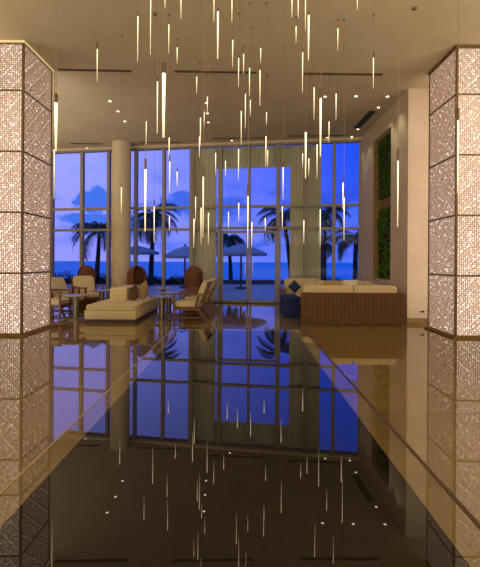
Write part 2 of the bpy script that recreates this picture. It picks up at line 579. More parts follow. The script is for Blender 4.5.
# curtains hanging just outside the glass: two side drapes and a valance between
def curtain(xa, xb, z0, z1, label, d=0.22, pleats=10, name='curtain', amp=.010):
    n = Vector((0.152, 1, 0)).normalized()
    m_ = MB()
    K = pleats * 8
    for side in (0, 1):
        for i in range(K + 1):
            x = xa + (xb - xa) * i / K
            off = d + amp * math.sin(2 * PI * pleats * i / K) + side * .012
            p = Vector((x, WY(x), 0)) + n * off
            m_.v += [(p.x, p.y, z0), (p.x, p.y, z1)]
    o = (K + 1) * 2
    for i in range(K):
        a = i * 2
        m_.f.append((a, a + 2, a + 3, a + 1))
        m_.f.append((o + a, o + a + 1, o + a + 3, o + a + 2))
        m_.f.append((a + 1, a + 3, o + a + 3, o + a + 1))
        m_.f.append((a, o + a, o + a + 2, a + 2))
    m_.f.append((0, 1, o + 1, o)); e_ = K * 2
    m_.f.append((e_, o + e_, o + e_ + 1, e_ + 1))
    c = m_.build(name, M['curtain'], smooth=True)
    return tag(c, label, 'curtain')
curtain(wx(189), wx(214.5), .02, ZT, 'olive grey pleated curtain to the left of the glass doors', pleats=7)
curtain(wx(289.5), wx(321), .02, ZT, 'olive grey pleated curtain to the right of the glass doors', pleats=9)
curtain(wx(214.3), wx(289.7), pz(167, 13.2), ZT, 'short olive grey valance across the top above the glass doors', pleats=18, d=.24, amp=.008)

# round column in the window wall
COLY = 13.3
cx = px(121, COLY)
mb = MB().lathe([(.31, 0), (.31, H)], 40, (cx, COLY, 0))
struct('wall_column', mb, M['wall'], smooth=True)

# ------------------------------------------------------------------ raised reflecting pool
PW = 0.23
wl, wr, ol, orr = -1.01, .845, -1.165, 1.025
yf, yo, yn = 6.5, 6.66, -3.0
pool = thing('reflecting_pool', 'long raised dark reflecting pool with a flush stone rim running to the lounge', 'pool')
mb = MB()
mb.box(ol, wl, yn, yo, 0, PW)
mb.box(wr, orr, yn, yo, 0, PW)
mb.box(wl, wr, yf, yo, 0, PW)
mb.box(wl, wr, yn, yn + .16, 0, PW)
mb.box(wl, wr, yn + .16, yf, 0, .03)
rim = mb.build('pool_rim', M['rim'], pool)
mb = MB()
for i in range(1):
    mb.box(ol - .02, ol, yn, yo + .02, 0, PW - .02); mb.box(orr, orr + .02, yn, yo + .02, 0, PW - .02); mb.box(ol, orr, yo, yo + .02, 0, PW - .02)
mb.build('rim_shadow_gap', M['plinth'], rim)
MB().box(orr - .022, orr, yn, yo, PW, PW + .003).build('rim_edge', M['plinth'], rim)
MB().box(ol, ol + .012, yn, yo - .015, PW, PW + .003).build('rim_edge', M['edge'], rim)
mb = MB().box(wl, wr, yn + .16, yf, .03, PW - .002)
mb.build('water', M['water'], pool)

# ------------------------------------------------------------------ lattice pillars
PB, PH = .035, 1.09
def lattice_mesh(name, w, h, seed):
    """fretwork screen: bars on a fine grid, random breaks, in local x-z, 12 mm deep"""
    rnd = random.Random(seed)
    m_ = MB()
    nx, nz = max(4, round(w / .038)), max(4, round(h / .038))
    sx, sz = w / nx, h / nz
    t = .0066
    d = .010
    def bx(x0, x1, z0, z1):
        vs = [(x0, 0, z0), (x1, 0, z0), (x1, 0, z1), (x0, 0, z1), (x0, d, z0), (x1, d, z0), (x1, d, z1), (x0, d, z1)]
        m_.add(vs, [(0, 1, 2, 3), (0, 4, 5, 1), (1, 5, 6, 2), (2, 6, 7, 3), (3, 7, 4, 0)])
    for i in range(nx + 1):
        for j in range(nz):
            if rnd.random() < .93 or i in (0, nx): bx(i * sx - t, i * sx + t, j * sz - t, (j + 1) * sz + t)
    for j in range(nz + 1):
        for i in range(nx):
            if rnd.random() < .93 or j in (0, nz): bx(i * sx - t, (i + 1) * sx + t, j * sz - t, j * sz + t)
    # small stubs inside cells
    for i in range(nx):
        for j in range(nz):
            k = (.1, .3, .9, .3, .1)[(i * 2 + j * 3 + (i * j) % 2) % 5]
            cx_, cz_ = (i + .5) * sx, (j + .5) * sz
            if k < .22: bx(cx_ - t * .8, cx_ + t * .8, j * sz, cz_ + t)
            elif k < .44: bx(i * sx, cx_ + t, cz_ - t * .8, cz_ + t * .8)
    me = bpy.data.meshes.new(name)
    me.from_pydata(m_.v, [], m_.f)
    me.materials.append(M['lattice'])
    return me
LAT = {}
def pillar(x0, x1, y0, y1, label):
    t = thing('lantern_pillar', label, 'pillar', ((x0 + x1) / 2, (y0 + y1) / 2, 0))
    ox, oy = (x0 + x1) / 2, (y0 + y1) / 2
    hw, hd = (x1 - x0) / 2, (y1 - y0) / 2
    MB().box(-hw + .03, hw - .03, -hd + .03, hd - .03, PB, H - .04).build('backlit_core', M['glowpanel'], t)
    MB().box(-hw - .05, hw + .05, -hd - .05, hd + .05, 0, PB).build('pillar_base', M['base'], t)
    MB().box(-hw - .02, hw + .02, -hd - .02, hd + .02, H - .035, H).build('pillar_top_trim', M['coveglow'] if x0 < 0 else M['screenframe'], t)
    zs = [PB + i * PH for i in range(5)] + [H - .035]
    f = MB()
    for sx in (-1, 1):
        for sy in (-1, 1):
            f.box(sx * hw, sx * (hw - .035), sy * hd, sy * (hd - .035), PB, H - .035)
    for z in zs[:-1] + [zs[-1] - .01]:
        f.box(-hw + .002, hw - .002, -hd - .004, -hd + .03, z - .012, z + .012)
        f.box(-hw + .002, hw - .002, hd - .03, hd + .004, z - .012, z + .012)
        f.box(-hw - .004, -hw + .03, -hd + .002, hd - .002, z - .012, z + .012)
        f.box(hw - .03, hw + .004, -hd + .002, hd - .002, z - .012, z + .012)
    f.build('panel_frame', M['screenframe'], t)
    for i in range(len(zs) - 1):
        h = zs[i + 1] - zs[i] - .03
        for (w, loc, rz) in ((2 * hw - .08, (-hw + .04, -hd + .006, zs[i] + .015), 0),
                             (2 * hd - .08, (hw - .006, -hd + .04, zs[i] + .015), PI / 2),
                             (2 * hd - .08, (-hw + .006, hd - .04, zs[i] + .015), -PI / 2)):
            key = (round(w, 3), round(h, 3))
            if key not in LAT: LAT[key] = lattice_mesh('lattice_panel', w, h, len(LAT) + 3)
            o = bpy.data.objects.new('lattice_panel', LAT[key])
            COL.objects.link(o)
            o.parent = t
            o.location = loc
            o.rotation_euler = (0, 0, rz)
    return t
pillar(-5.05, -3.94, 7.15, 8.22, 'square backlit lattice pillar at the left side, beside the armchairs')
pillar(3.822, 4.93, 7.2, 8.27, 'square backlit lattice pillar at the right side, beside the wood booth')

# ------------------------------------------------------------------ ceiling fittings
def slot(a, b, w, label):
    (xa, ya), (xb, yb) = a, b
    d = Vector((xb - xa, yb - ya, 0)); ln = d.length
    t = thing('ceiling_air_slot', label, 'air slot', ((xa + xb) / 2, (ya + yb) / 2, H), math.atan2(d.y, d.x), 'linear air slots in the ceiling')
    MB().box(-ln / 2, ln / 2, -w / 2, w / 2, -.006, -.001).build('slot_opening', M['slot'], t)
    f = MB()
    for s_ in (-1, 1): f.box(-ln / 2 - .012, ln / 2 + .012, s_ * (w / 2), s_ * (w / 2 + .014), -.012, 0)
    f.build('slot_frame', M['screenframe'], t)
def cp(p, y):
    Y = (H - 1.35) * 400 / (262 - y)
    return (px(p, Y), Y)
slot(cp(57, 70.5), cp(130, 71.5), .05, 'thin dark ceiling slot starting beside the left lattice pillar')
slot(cp(173.5, 71.5), cp(255, 72.3), .05, 'thin dark ceiling slot in the middle, among the pendant tubes')
slot(cp(303, 73), cp(381, 73.5), .05, 'thin dark ceiling slot toward the right lattice pillar')
slot(cp(70, 144.3), cp(101, 144.6), .06, 'short ceiling slot above the left window, beside the pillar')
slot(cp(138, 143), cp(180, 142.7), .06, 'ceiling slot above the window right of the round column')
slot(cp(212, 138.8), cp(266, 137.5), .06, 'ceiling slot above the glass doors')
slot(cp(288, 135.6), cp(345, 134.5), .06, 'ceiling slot above the rightmost window bay')
slot(cp(356, 127), cp(372, 110), .17, 'short wide slanted ceiling grille near the planted niche')

def downlight(p, y, label, power=0):
    x, Y = cp(p, y)
    t = thing('ceiling_downlight', label, 'downlight', (x, Y, H), 0, 'recessed downlights in the ceiling')
    MB().lathe([(.034, -.004), (.034, -.001)], 16).build('lamp_lens', M['downlight'], t)
    MB().lathe([(.035, 0), (.035, -.006), (.05, -.006), (.05, 0)], 20).build('lamp_ring', M['trimring'], t)
    if power:
        d = bpy.data.lights.new('downlight_beam', 'SPOT')
        d.energy = power; d.color = WARM; d.spot_size = R(80); d.spot_blend = .7; d.shadow_soft_size = .05
        o = bpy.data.objects.new('downlight_beam', d)
        o.location = (x, Y, H - .03)
        COL.objects.link(o)
for p, y, l, w in ((109, 102, 'first and nearest of three downlights in the ceiling left of the pendants', 20),
                (117, 112, 'middle of three downlights in the ceiling left of the pendants', 0),
                (124, 122, 'farthest of three downlights in the ceiling left of the pendants', 20),
                (205.5, 103, 'nearest of three downlights in the ceiling over the teak armchairs', 20),
                (206.5, 113.5, 'middle of three downlights in the ceiling over the teak armchairs', 0),
                (207.5, 122.5, 'farthest of three downlights in the ceiling over the teak armchairs', 20),
                (324, 96, 'leftmost downlight in the near row above the wood booth', 16),
                (355, 95.5, 'middle downlight in the near row above the wood booth', 16),
                (386.5, 95.5, 'rightmost downlight in the near row, close to the right wall', 26),
                (377.6, 106.5, 'downlight between the near row and the slanted grille', 26),
                (357, 128.5, 'downlight at the far end of the slanted grille', 12),
                (351, 136, 'downlight close to the rightmost window top', 10),
                (326.5, 137, 'downlight above the rightmost curtain edge', 0),
                (119, 148.5, 'downlight just above the round column', 10),
                (86.5, 148.8, 'downlight just above the left window', 0),
                (168, 145.5, 'downlight above the window right of the round column', 10),
                (231, 140.5, 'downlight above the valance over the glass doors', 10)):
    downlight(p, y, l, w)
for p, y, l in ((153.5, 14, 'dark round ceiling detector near the top edge, left of the pendants'),
                (413, 7, 'dark small ceiling detector near the top edge, toward the right pillar')):
    x, Y = cp(p, y)
    t = thing('ceiling_detector', l, 'detector', (x, Y, H))
    MB().lathe([(.02, -.03), (.03, -.02), (.035, 0)], 16).build('detector_body', M['cap'], t, smooth=True)
    MB().lathe([(.008, -.036), (.008, -.029)], 10).build('detector_lens', M['blackmetal'], t)

# ------------------------------------------------------------------ planted niche
rnd = random.Random(5)
def green_panel(z0, z1, label, dens):
    t = thing('green_wall_panel', label, 'green wall', (3.7 + ND, (NY0 + NY1) / 2, z0))
    hw = (NY1 - NY0) / 2 - .03
    MB().box(-.05, 0, -hw, hw, 0, z1 - z0).build('planting_tray', M['soil'], t)
    m_ = MB()
    for i in range(dens):
        y, z = rnd.uniform(-hw, hw), rnd.uniform(.02, z1 - z0 - .02)
        if (math.sin(z * 4.1 + y * 5) + rnd.uniform(-1, 1)) < -.4: continue
        L_ = rnd.uniform(.05, .11); a = rnd.uniform(-.6, .6); w = L_ * .35
        base = Vector((-.05, y, z))
        d = Vector((-rnd.uniform(.35, 1), math.sin(a), -rnd.uniform(.1, .9))).normalized()
        s_ = d.cross(Vector((0, 0, 1))).normalized() * w
        up = Vector((0, 0, .012))
        pts = [base, base + d * L_ * .5 + s_ + up, base + d * L_, base + d * L_ * .5 - s_ + up]
        for p_ in pts: p_.x = max(p_.x, -.17)
        m_.add([tuple(p_) for p_ in pts], [(0, 1, 2, 3)])
    m_.build('foliage', M['green'], t)
green_panel(3.15, NZ1 - .03, 'upper panel of green plants in the tall wall niche', 2200)
green_panel(NZ0 + .03, 2.85, 'lower panel of green plants in the tall wall niche', 2600)

# ------------------------------------------------------------------ booth with veneer back
BX0, BX1, BY0, BY1 = 1.25, 3.47, 8.57, 10.75
t = thing('booth_sofa', 'large wood-backed booth sofa with cream cushions, seen from behind', 'sofa', (0, 0, 0))
mb = MB()
mb.box(BX0, BX1, BY0, BY0 + .06, .03, .69)
SL = Matrix.Translation((BX0, BY0 + .06, 0)) @ Matrix.Rotation(-math.atan2(.55, 2.1), 4, 'Z')
mb.box(0.0, .05, 0, 2.1, .03, .66, mtx=SL)
mb.box(BX1 - .06, BX1, BY0 + .06, BY1, .03, .69)
mb.build('veneer_shell', M['veneer'], t)
MB().box(BX0 + .6, BX1 - .04, BY0 + .04, BY1 - .04, 0, .03).box(BX0 + .04, BX1 - .06, BY0 + .02, BY0 + .1, 0, .03).build('plinth', M['plinth'], t)
MB().box(BX0 + .01, BX1 - .01, BY0 - .004, BY0 + .064, .69, .705).build('top_rail', M['wood'], t)
MB().box(BX0 + .6, BX1 - .075, BY0 + .06, BY1 - .06, .03, .28).build('seat_base', M['cream'], t)
for (x0, x1, y0, y1) in ((BX0 + .6, (BX0 + BX1) / 2 + .02, BY0 + .28, 9.4), ((BX0 + BX1) / 2 + .03, BX1 - .3, BY0 + .28, 9.4), (BX0 + .75, BX1 - .3, 9.95, BY1 - .25)):
    MB().cushion(((x0 + x1) / 2, (y0 + y1) / 2, .36), (x1 - x0, y1 - y0, .17), e=.25).build('seat_cushion', M['cream'], t, smooth=True)
mid = px(352, 8.8)
for (x0, x1) in ((BX0 + .05, mid - .005), (mid + .005, BX1 - .13)):
    MB().cushion(((x0 + x1) / 2, BY0 + .17, .62), (x1 - x0, .21, .47), e=.18).build('back_cushion', M['cream'], t, smooth=True)
MB().cushion((.17, 1.05, .61), (.24, 1.95, .46), mtx=SL, e=.2).build('side_cushion', M['cream'], t, smooth=True)
MB().cushion((BX1 - .22, 9.65, .60), (.22, 1.9, .44), e=.2).build('side_cushion', M['cream'], t, smooth=True)
MB().cushion(((BX0 + BX1) / 2 + .32, BY1 - .15, .62), (BX1 - BX0 - .75, .22, .5), e=.18).build('back_cushion', M['cream'], t, smooth=True)

def pillow(loc, rot, size, m, label, group=None, thick=.16):
    t_ = thing('throw_pillow', label, 'pillow', loc, 0, group)
    t_.rotation_euler = rot
    m_ = MB()
    K = 12
    for s_ in (1, -1):
        for i in range(K + 1):
            for j in range(K + 1):
                u, v = -1 + 2 * i / K, -1 + 2 * j / K
                h = max(0, (1 - u * u) * (1 - v * v)) ** .45
                pin = 1 - .07 * (1 - abs(u * v))
                m_.v.append((u * size / 2 * pin, s_ * thick / 2 * h, v * size / 2 * pin))
    n_ = (K + 1) ** 2
    for i in range(K):
        for j in range(K):
            a = i * (K + 1) + j
            m_.f.append((a, a + K + 1, a + K + 2, a + 1))
            m_.f.append((n_ + a, n_ + a + 1, n_ + a + K + 2, n_ + a + K + 1))
    cov = m_.build('pillow_cover', m, t_, smooth=True)
    q = MB()
    s2 = size / 2
    pts = []
    for (a, b_) in (((-1, -1), (1, -1)), ((1, -1), (1, 1)), ((1, 1), (-1, 1)), ((-1, 1), (-1, -1))):
        for k in range(6):
            u = a[0] + (b_[0] - a[0]) * k / 6; v = a[1] + (b_[1] - a[1]) * k / 6
            pin = 1 - .07 * (1 - abs(u * v))
            pts.append((u * s2 * pin, 0, v * s2 * pin))
    q.tube(pts + [pts[0]], .006, 6)
    q.build('pillow_piping', m, cov, smooth=True)
    return t_
pillow((2.80, 10.36, .70), (R(-12), 0, R(10)), .42, M['whitepillow'], 'ivory pillow inside the booth, near its far right corner')
pillow((2.32, 10.40, .68), (R(-12), 0, R(-8)), .40, M['tanpillow'], 'tan pillow leaning on the far back inside the booth')

# sofa behind / left of the booth
FX0, FX1, FY = px(287.5, 10.9), px(322, 10.9), 10.95
t = thing('lounge_sofa', 'cream armless sofa beyond the navy cube stools, with a navy pillow', 'sofa')
MB().box(FX0 + .03, 2.3, FY + .02, FY + .78, .0, .12).build('plinth', M['wood'], t)
MB().cushion(((FX0 + 2.3) / 2, FY + .35, .29), (2.3 - FX0, .78, .34), e=.2).build('seat_cushion', M['cream'], t, smooth=True)
MB().cushion(((FX0 + 2.3) / 2, FY + .82, .57), (2.3 - FX0, .24, .62), e=.2).build('back_cushion', M['cream'], t, smooth=True)
MB().box(FX0 - .14, FX0 - .02, FY + .05, FY + .75, 0, .62, bev=.01).build('arm_panel', M['wood'], t)
pillow((px(295.5, 11.2), 11.36, .66), (R(-14), R(45), 0), .27, M['navy'], 'navy square pillow standing on its corner on the cream sofa')
def cube_stool(x, y, label):
    t_ = thing('cube_stool', label, 'stool', (x, y, 0), 0, 'navy cube stools')
    MB().box(-.2, .2, -.18, .18, .0, .40, bev=.02).build('stool_body', M['navy'], t_)
    MB().cushion((0, 0, .455), (.41, .37, .12), e=.25).build('seat_pad', M['navy'], t_, smooth=True)
cube_stool(px(292, 9.75) + .01, 9.9, 'navy cube stool nearest, at the left end of the wood booth')
cube_stool(px(289, 10.4), 10.5, 'navy cube stool farther back, half hidden behind the nearest one')

# ------------------------------------------------------------------ double-sided daybed on the left
DX0, DX1, DY0, DY1 = -3.47, -2.34, 8.75, 11.1
t = thing('island_sofa', 'low cream island sofa with a central backrest, left of the pool', 'sofa')
MB().box(DX0 + .015, DX1 - .015, DY0 + .015, DY1 - .015, 0, .07).build('plinth', M['plinth'], t)
MB().box(DX0, DX1, DY0, DY1, .07, .27, bev=.02).build('sofa_base', M['cream'], t, smooth=True)
MB().cushion(((DX0 + DX1) / 2, (DY0 + DY1) / 2, .325), (DX1 - DX0, DY1 - DY0, .12), e=.14, seg=14).build('seat_cushion', M['cream'], t, smooth=True)
MB().box(-3.25, -2.83, 9.75, 11.05, .37, .70, bev=.025).build('backrest', M['cream'], t, smooth=True)
br_ = [c for c in t.children if c.name.startswith('backrest')][0]
q = MB()
for z in (.44, .53, .62): q.box(-3.252, -2.828, 9.748, 9.752, z - .003, z + .003)
q.build('backrest_seam', M['creamdark'], br_)
pillow((-2.56, 10.35, .60), (R(0), R(-18), R(78)), .42, M['tanpillow'], 'tan pillow propped on the right face of the island sofa backrest')
pillow((-2.70, 9.93, .56), (R(0), R(-14), R(84)), .38, M['brownpillow'], 'dark brown pillow on the island sofa, nearer than the tan one')
pillow((-3.36, 10.5, .58), (R(0), R(14), R(94)), .38, M['tanpillow'], 'tan pillow on the left, far side of the island sofa backrest')

# ------------------------------------------------------------------ teak armchairs
def make_chair(name, label, loc, rotz):
    """faces local -X"""
    t = thing(name, label, 'armchair', loc, rotz, 'teak armchairs with cream cushions')
    w = .34
    for s_ in (-1, 1):
        MB().bar((-.36, s_ * w, 0), (-.36, s_ * w, .60), .045).build('leg', M['wood'], t)
        MB().bar((.40, s_ * w, 0), (.13, s_ * w, .36), .045, .05).bar((.13, s_ * w, .34), (.20, s_ * w, .58), .045, .05).build('leg', M['wood'], t)
        MB().bar((-.40, s_ * w, .615), (.30, s_ * w, .615), .065, .03).build('armrest', M['wood'], t)
        MB().bar((-.36, s_ * w, .09), (.32, s_ * w, .09), .03).build('stretcher', M['wood'], t)
    MB().bar((-.37, -w, .28), (-.37, w, .28), .035, .06).bar((.2, -w, .28), (.2, w, .28), .035, .06).bar((-.37, -w, .28), (.2, -w, .28), .03, .06).bar((-.37, w, .28), (.2, w, .28), .03, .06).build('seat_frame', M['wood'], t)
    for k in range(5):
        y = -w + .04 + k * (2 * w - .08) / 4
        MB().bar((.16, y, .26), (.41, y, .86), .03, .022).build('back_slat', M['wood'], t)
    MB().bar((.405, -w, .86), (.405, w, .86), .045, .05).build('top_rail', M['wood'], t)
    MB().cushion((-.08, 0, .375), (.60, .62, .13), e=.25).build('seat_cushion', M['cream'], t, smooth=True)
    mt = Matrix.Translation((.25, 0, .66)) @ Matrix.Rotation(R(22), 4, 'Y')
    MB().cushion((0, 0, 0), (.15, .6, .52), mtx=mt, e=.3).build('back_cushion', M['cream'], t, smooth=True)
    return t
c0 = make_chair('teak_armchair', 'teak slatted armchair nearest the pool, at the right of the island sofa', (px(192, 9.2), 9.35, 0), R(-3))
def chair(label, x, y, rz):
    c = copy_tree(c0)
    c.location = (x, y, 0); c.rotation_euler = (0, 0, rz); c['label'] = label
    return c
chair('second teak armchair right behind the one nearest the pool', px(199, 10.2), 10.25, R(4))
chair('third teak armchair in the row right of the island sofa, farthest back', px(203, 11.2), 11.2, R(6))
chair('teak armchair half hidden by the left lattice pillar, cream back turned to it', px(50, 9.6), 9.6, PI + R(5))
chair('teak armchair second from the left lattice pillar, with a tilted cream back', px(66, 10.6), 10.6, PI - R(12))
chair('teak armchair in front of the left window, behind the round tables', px(87, 11.6), 11.6, PI - R(50))

def make_table(name, label, loc, rt=.30, h=.56):
    t = thing(name, label, 'table', loc, 0, 'round pedestal tables')
    MB().lathe([(rt - .01, h - .03), (rt, h - .022), (rt, h - .008), (rt - .008, h)], 32).build('tabletop', M['tabletop'], t, smooth=True)
    MB().lathe([(.07, .02), (.07, h - .03)], 20).build('pedestal', M['bronze'], t, smooth=True)
    MB().lathe([(.24, 0), (.24, .014), (.22, .022)], 32).build('base_plate', M['bronze'], t, smooth=True)
    return t
t0 = make_table('pedestal_table', 'round pedestal table in front of the armchairs beside the left lattice pillar', (px(76, 9.35), 9.35, 0))
def table(label, x, y, sz=1):
    c = copy_tree(t0)
    c.location = (x, y, 0); c['label'] = label; c.scale = (sz, sz, 1)
table('round pedestal table between the island sofa and the nearest teak armchair', px(161.5, 9.2), 9.25)
table('round pedestal table behind the first, beside the second teak armchair', px(169, 10.3), 10.3, .95)
table('round pedestal table farthest back, near the window right of the column', px(163, 11.9), 11.9, .95)
table('round pedestal table just left of the island sofa', -3.86, 10.95, .95)

# hooded wicker chairs
def wicker(name, label, loc, rotz):
    """open side faces local -Y"""
    t = thing(name, label, 'chair', loc, rotz, 'hooded wicker chairs')
    r, hh = .29, 1.22
    K, J = 28, 14
    m_ = MB()
    A0, A1 = R(-52), R(232)
    for off in (0, .025):
        rr = r - off
        for j in range(J + 1):
            f = j / J
            if f < .6: z = .12 + (hh - .12 - .29) * f / .6; q_ = 1
            else:
                a = (f - .6) / .4 * PI / 2 * .98
                z = hh - .29 + (.29 - off) * math.sin(a); q_ = math.cos(a)
            for k in range(K + 1):
                a = A0 + (A1 - A0) * k / K
                cut = 0.0
                m_.v.append((rr * q_ * math.cos(a), rr * q_ * math.sin(a), z))
    n_ = (J + 1) * (K + 1)
    for j in range(J):
        for k in range(K):
            a = j * (K + 1) + k
            m_.f.append((a, a + 1, a + K + 2, a + K + 1))
            m_.f.append((n_ + a, n_ + a + K + 1, n_ + a + K + 2, n_ + a + 1))
        for k in (0, K):
            a = j * (K + 1) + k
            m_.f.append((a, a + K + 1, n_ + a + K + 1, n_ + a))
    for k in range(K): m_.f.append((k, n_ + k, n_ + k + 1, k + 1))
    m_.build('hood', M['wicker'], t, smooth=True)
    MB().lathe([(.24, .0), (.28, .05), (.28, .34), (.26, .38)], 28).build('seat_drum', M['wicker'], t, smooth=True)
    MB().lathe([(.02, .46), (.2, .455), (.245, .43), (.25, .39), (.24, .375)][::-1], 24).build('seat_cushion', M['cream'], t, smooth=True)
    return t
w0 = wicker('wicker_chair', 'tall hooded wicker chair in front of the left window', (px(86, 12.6), 12.6, 0), R(-60))
for l, x, y, rz in (('tall hooded wicker chair just right of the round column', px(137, 12.45), 12.45, R(30)),
                    ('tall hooded wicker chair in front of the left curtain, behind the teak armchairs', px(194, 12.5), 12.5, R(120))):
    c = copy_tree(w0)
    c.location = (x, y, 0); c.rotation_euler = (0, 0, rz); c['label'] = l

# small black wall tap beside the right pillar
t = thing('wall_socket', 'tiny black fitting on the beige wall between the booth and right pillar', 'socket', (px(423, 9.0), 8.985, pz(310.5, 9.0)))
MB().box(-.03, .03, 0, .014, -.02, .02, bev=.004).build('socket_plate', M['blackmetal'], t)
MB().tube([(.0, 0, 0), (-.04, -.03, .005), (-.08, -.035, .01)], .006).build('plug_lead', M['blackmetal'], t)

# ------------------------------------------------------------------ pendant tubes
PEND = [  # x top, y top, y bottom, has visible cap, thick
 (137,17,62),(149.7,-9,55),(164,-12,9),(168,25,54),(180,-8,19),(176.5,48,64),(163.3,74,138,1,2),(157,82,134),(146,122,145),
 (196.2,77,94),(207,97,113),(203.8,112,127),(200.2,118,146),(213,-12,22),(217,12,59,0,1),(231,-10,22),(232,40,67),(238,58,87),
 (243,54,74),(249,68,96),(260,48,63),(259.5,70,106),(245,94,128),(250,100,116),(241,111,145),(266.2,112,125),(265.8,136,167),
 (291,-8,17),(297.2,-10,18),(304.5,-10,30),(295.3,26,42),(307.8,15,60,0,1),(302,52,92),(313.7,87,119),(305.6,132,178,0,1),
 (356.3,-9,9),(337,28,50),(320.3,98,156,1,1),(335.7,93,119),(328.8,121,142),(372.8,57,88,1),(96.6,50,82,1),(55.7,104,152,1,2),
 (54.2,151,200),(121.6,188,214),(145.5,170,232,1,1),(169,138,160),(169.7,162,193,1),(177.2,172,187,1),(154.5,207,243,1),
 (169.8,217,231),(199.3,137,158),(215.6,153,175),(203.4,177,238,1),(195.8,197,222),(201.4,208,244),(208.8,213,244),(194.3,219,248),
 (238.5,149,180),(225.5,161,176),(267.6,150,166),(283.2,167,199,1),(228.8,212,229),(248.2,196,248,1),(239,203,222,1),
 (252.2,222,247),(265.6,218,231),(282.6,206,229),(302.6,153,168),(308.8,158,175),(317,144,178),(304.2,220,243),(320.6,209,246),
 (343.2,182,209,1,1),(344.4,197,240,1),(398,160,226,1),(457.8,119,192,1),
]
rnd = random.Random(11)
def plabel(e):
    x, y0, y1 = e[:3]
    ln = y1 - y0
    th = e[4] if len(e) > 4 else 0
    size = 'thick long' if th and ln > 40 else 'thick short' if th else 'thin long' if ln >= 40 else 'thin medium' if ln >= 24 else 'thin short'
    if y0 < -3: v = 'cut by top edge'
    elif y0 < 66: v = 'high above near ceiling slots'
    elif y0 < 118: v = 'below near ceiling slots'
    elif y0 < 160: v = 'near window top line'
    elif y0 < 195: v = 'before upper windows'
    else: v = 'lowest near window crossbars'
    hx = 'beside the left pillar' if x < 70 else 'left of centre' if x < 215 else 'at centre' if x < 290 else 'right of centre' if x < 385 else 'by the right pillar'
    return size, v, hx
groups = {}
for i, e in enumerate(PEND): groups.setdefault(plabel(e), []).append(i)
ORD = ['first', 'second', 'third', 'fourth', 'fifth', 'sixth', 'seventh', 'eighth', 'ninth', 'tenth']
PL = {}
for key, ids in groups.items():
    ids.sort(key=lambda i: PEND[i][0])
    for k, i in enumerate(ids):
        s_, v, hx = key
        base = '%s lit pendant tube %s, %s' % (s_, v, hx)
        PL[i] = base if len(ids) == 1 else base + (', %s from left' % ORD[k])
cap_me = {}
for i, e in enumerate(PEND):
    x, y0, y1 = e[:3]
    cap = e[3] if len(e) > 3 else 0
    th = e[4] if len(e) > 4 else 0
    ln = y1 - y0
    Y = 400 * .46 / ln * rnd.uniform(.88, 1.1)
    if y0 < -3: Y = rnd.uniform(3.4, 4.4)
    if th == 2: Y = 3.3
    if x < 60: Y = 3.9 if th else 4.6
    Y = max(2.85, min(8.4, Y, 3.78 * 400 / max(1, 262 - y0)))
    X = px(x - .6, Y)
    zt, zb = pz(y0, Y), pz(y1, Y)
    zt = min(zt, H - .12)
    r = .0145 if th == 2 else .0085 if th == 1 else max(.0042, .00105 * Y)
    t = thing('pendant_light', PL[i], 'pendant light', (X, Y, zt), 0, 'tubular pendant lights over the pool')
    MB().tube([(0, 0, .05), (0, 0, H - zt - .012)], .0021, 6).build('cable', M['cable'], t)
    MB().lathe([(.012, H - zt - .012), (.014, H - zt)], 12).build('ceiling_canopy', M['cap'], t)
    ch = .08 if cap else .035
    cr = max(r * 1.15, .009) if cap else .006
    MB().lathe([(cr, 0), (cr, ch), (cr * .5, ch + .01)], 12).build('cap', M['cap'], t, smooth=True)
    MB().lathe([(r * .55, -(zt - zb)), (r * .7, -(zt - zb) * .8), (r, -(zt - zb) * .08), (r, 0)], 12).build('glow_tube', M['tube'], t, smooth=True)

# ------------------------------------------------------------------ outside
n_ = Vector((0.152, 1, 0)).normalized()
mb = MB()
mb.add([(-30, WY(-30) + .16, -.02), (30, WY(30) + .16, -.02), (30, 26, -.02), (-30, 26, -.02)], [(0, 1, 2, 3)])
mb.add([(-30, WY(-30) + .16, -.3), (30, WY(30) + .16, -.3), (30, 26, -.3), (-30, 26, -.3)], [(3, 2, 1, 0)])
mb.f += [(0, 4, 5, 1), (1, 5, 6, 2), (2, 6, 7, 3), (3, 7, 4, 0)]
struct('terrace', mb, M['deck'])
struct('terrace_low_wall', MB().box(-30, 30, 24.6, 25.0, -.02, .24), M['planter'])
mb = MB()
K = 24
for j, (y, z) in enumerate(((26, -.35), (45, -.9), (70, -2.2), (100, -3.4))):
    for i in range(K + 1):
        x = -120 + 240 * i / K
        mb.v.append((x, y, z + .12 * math.sin(x * .3 + j)))
for j in range(3):
    for i in range(K):
        a = j * (K + 1) + i
        mb.f.append((a, a + 1, a + K + 2, a + K + 1))
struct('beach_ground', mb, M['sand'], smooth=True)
mb = MB().add([(-9000, 60, -3.0), (9000, 60, -3.0), (9000, 12000, -3.0), (-9000, 12000, -3.0)], [(0, 1, 2, 3)])
struct('sea', mb, M['sea'])

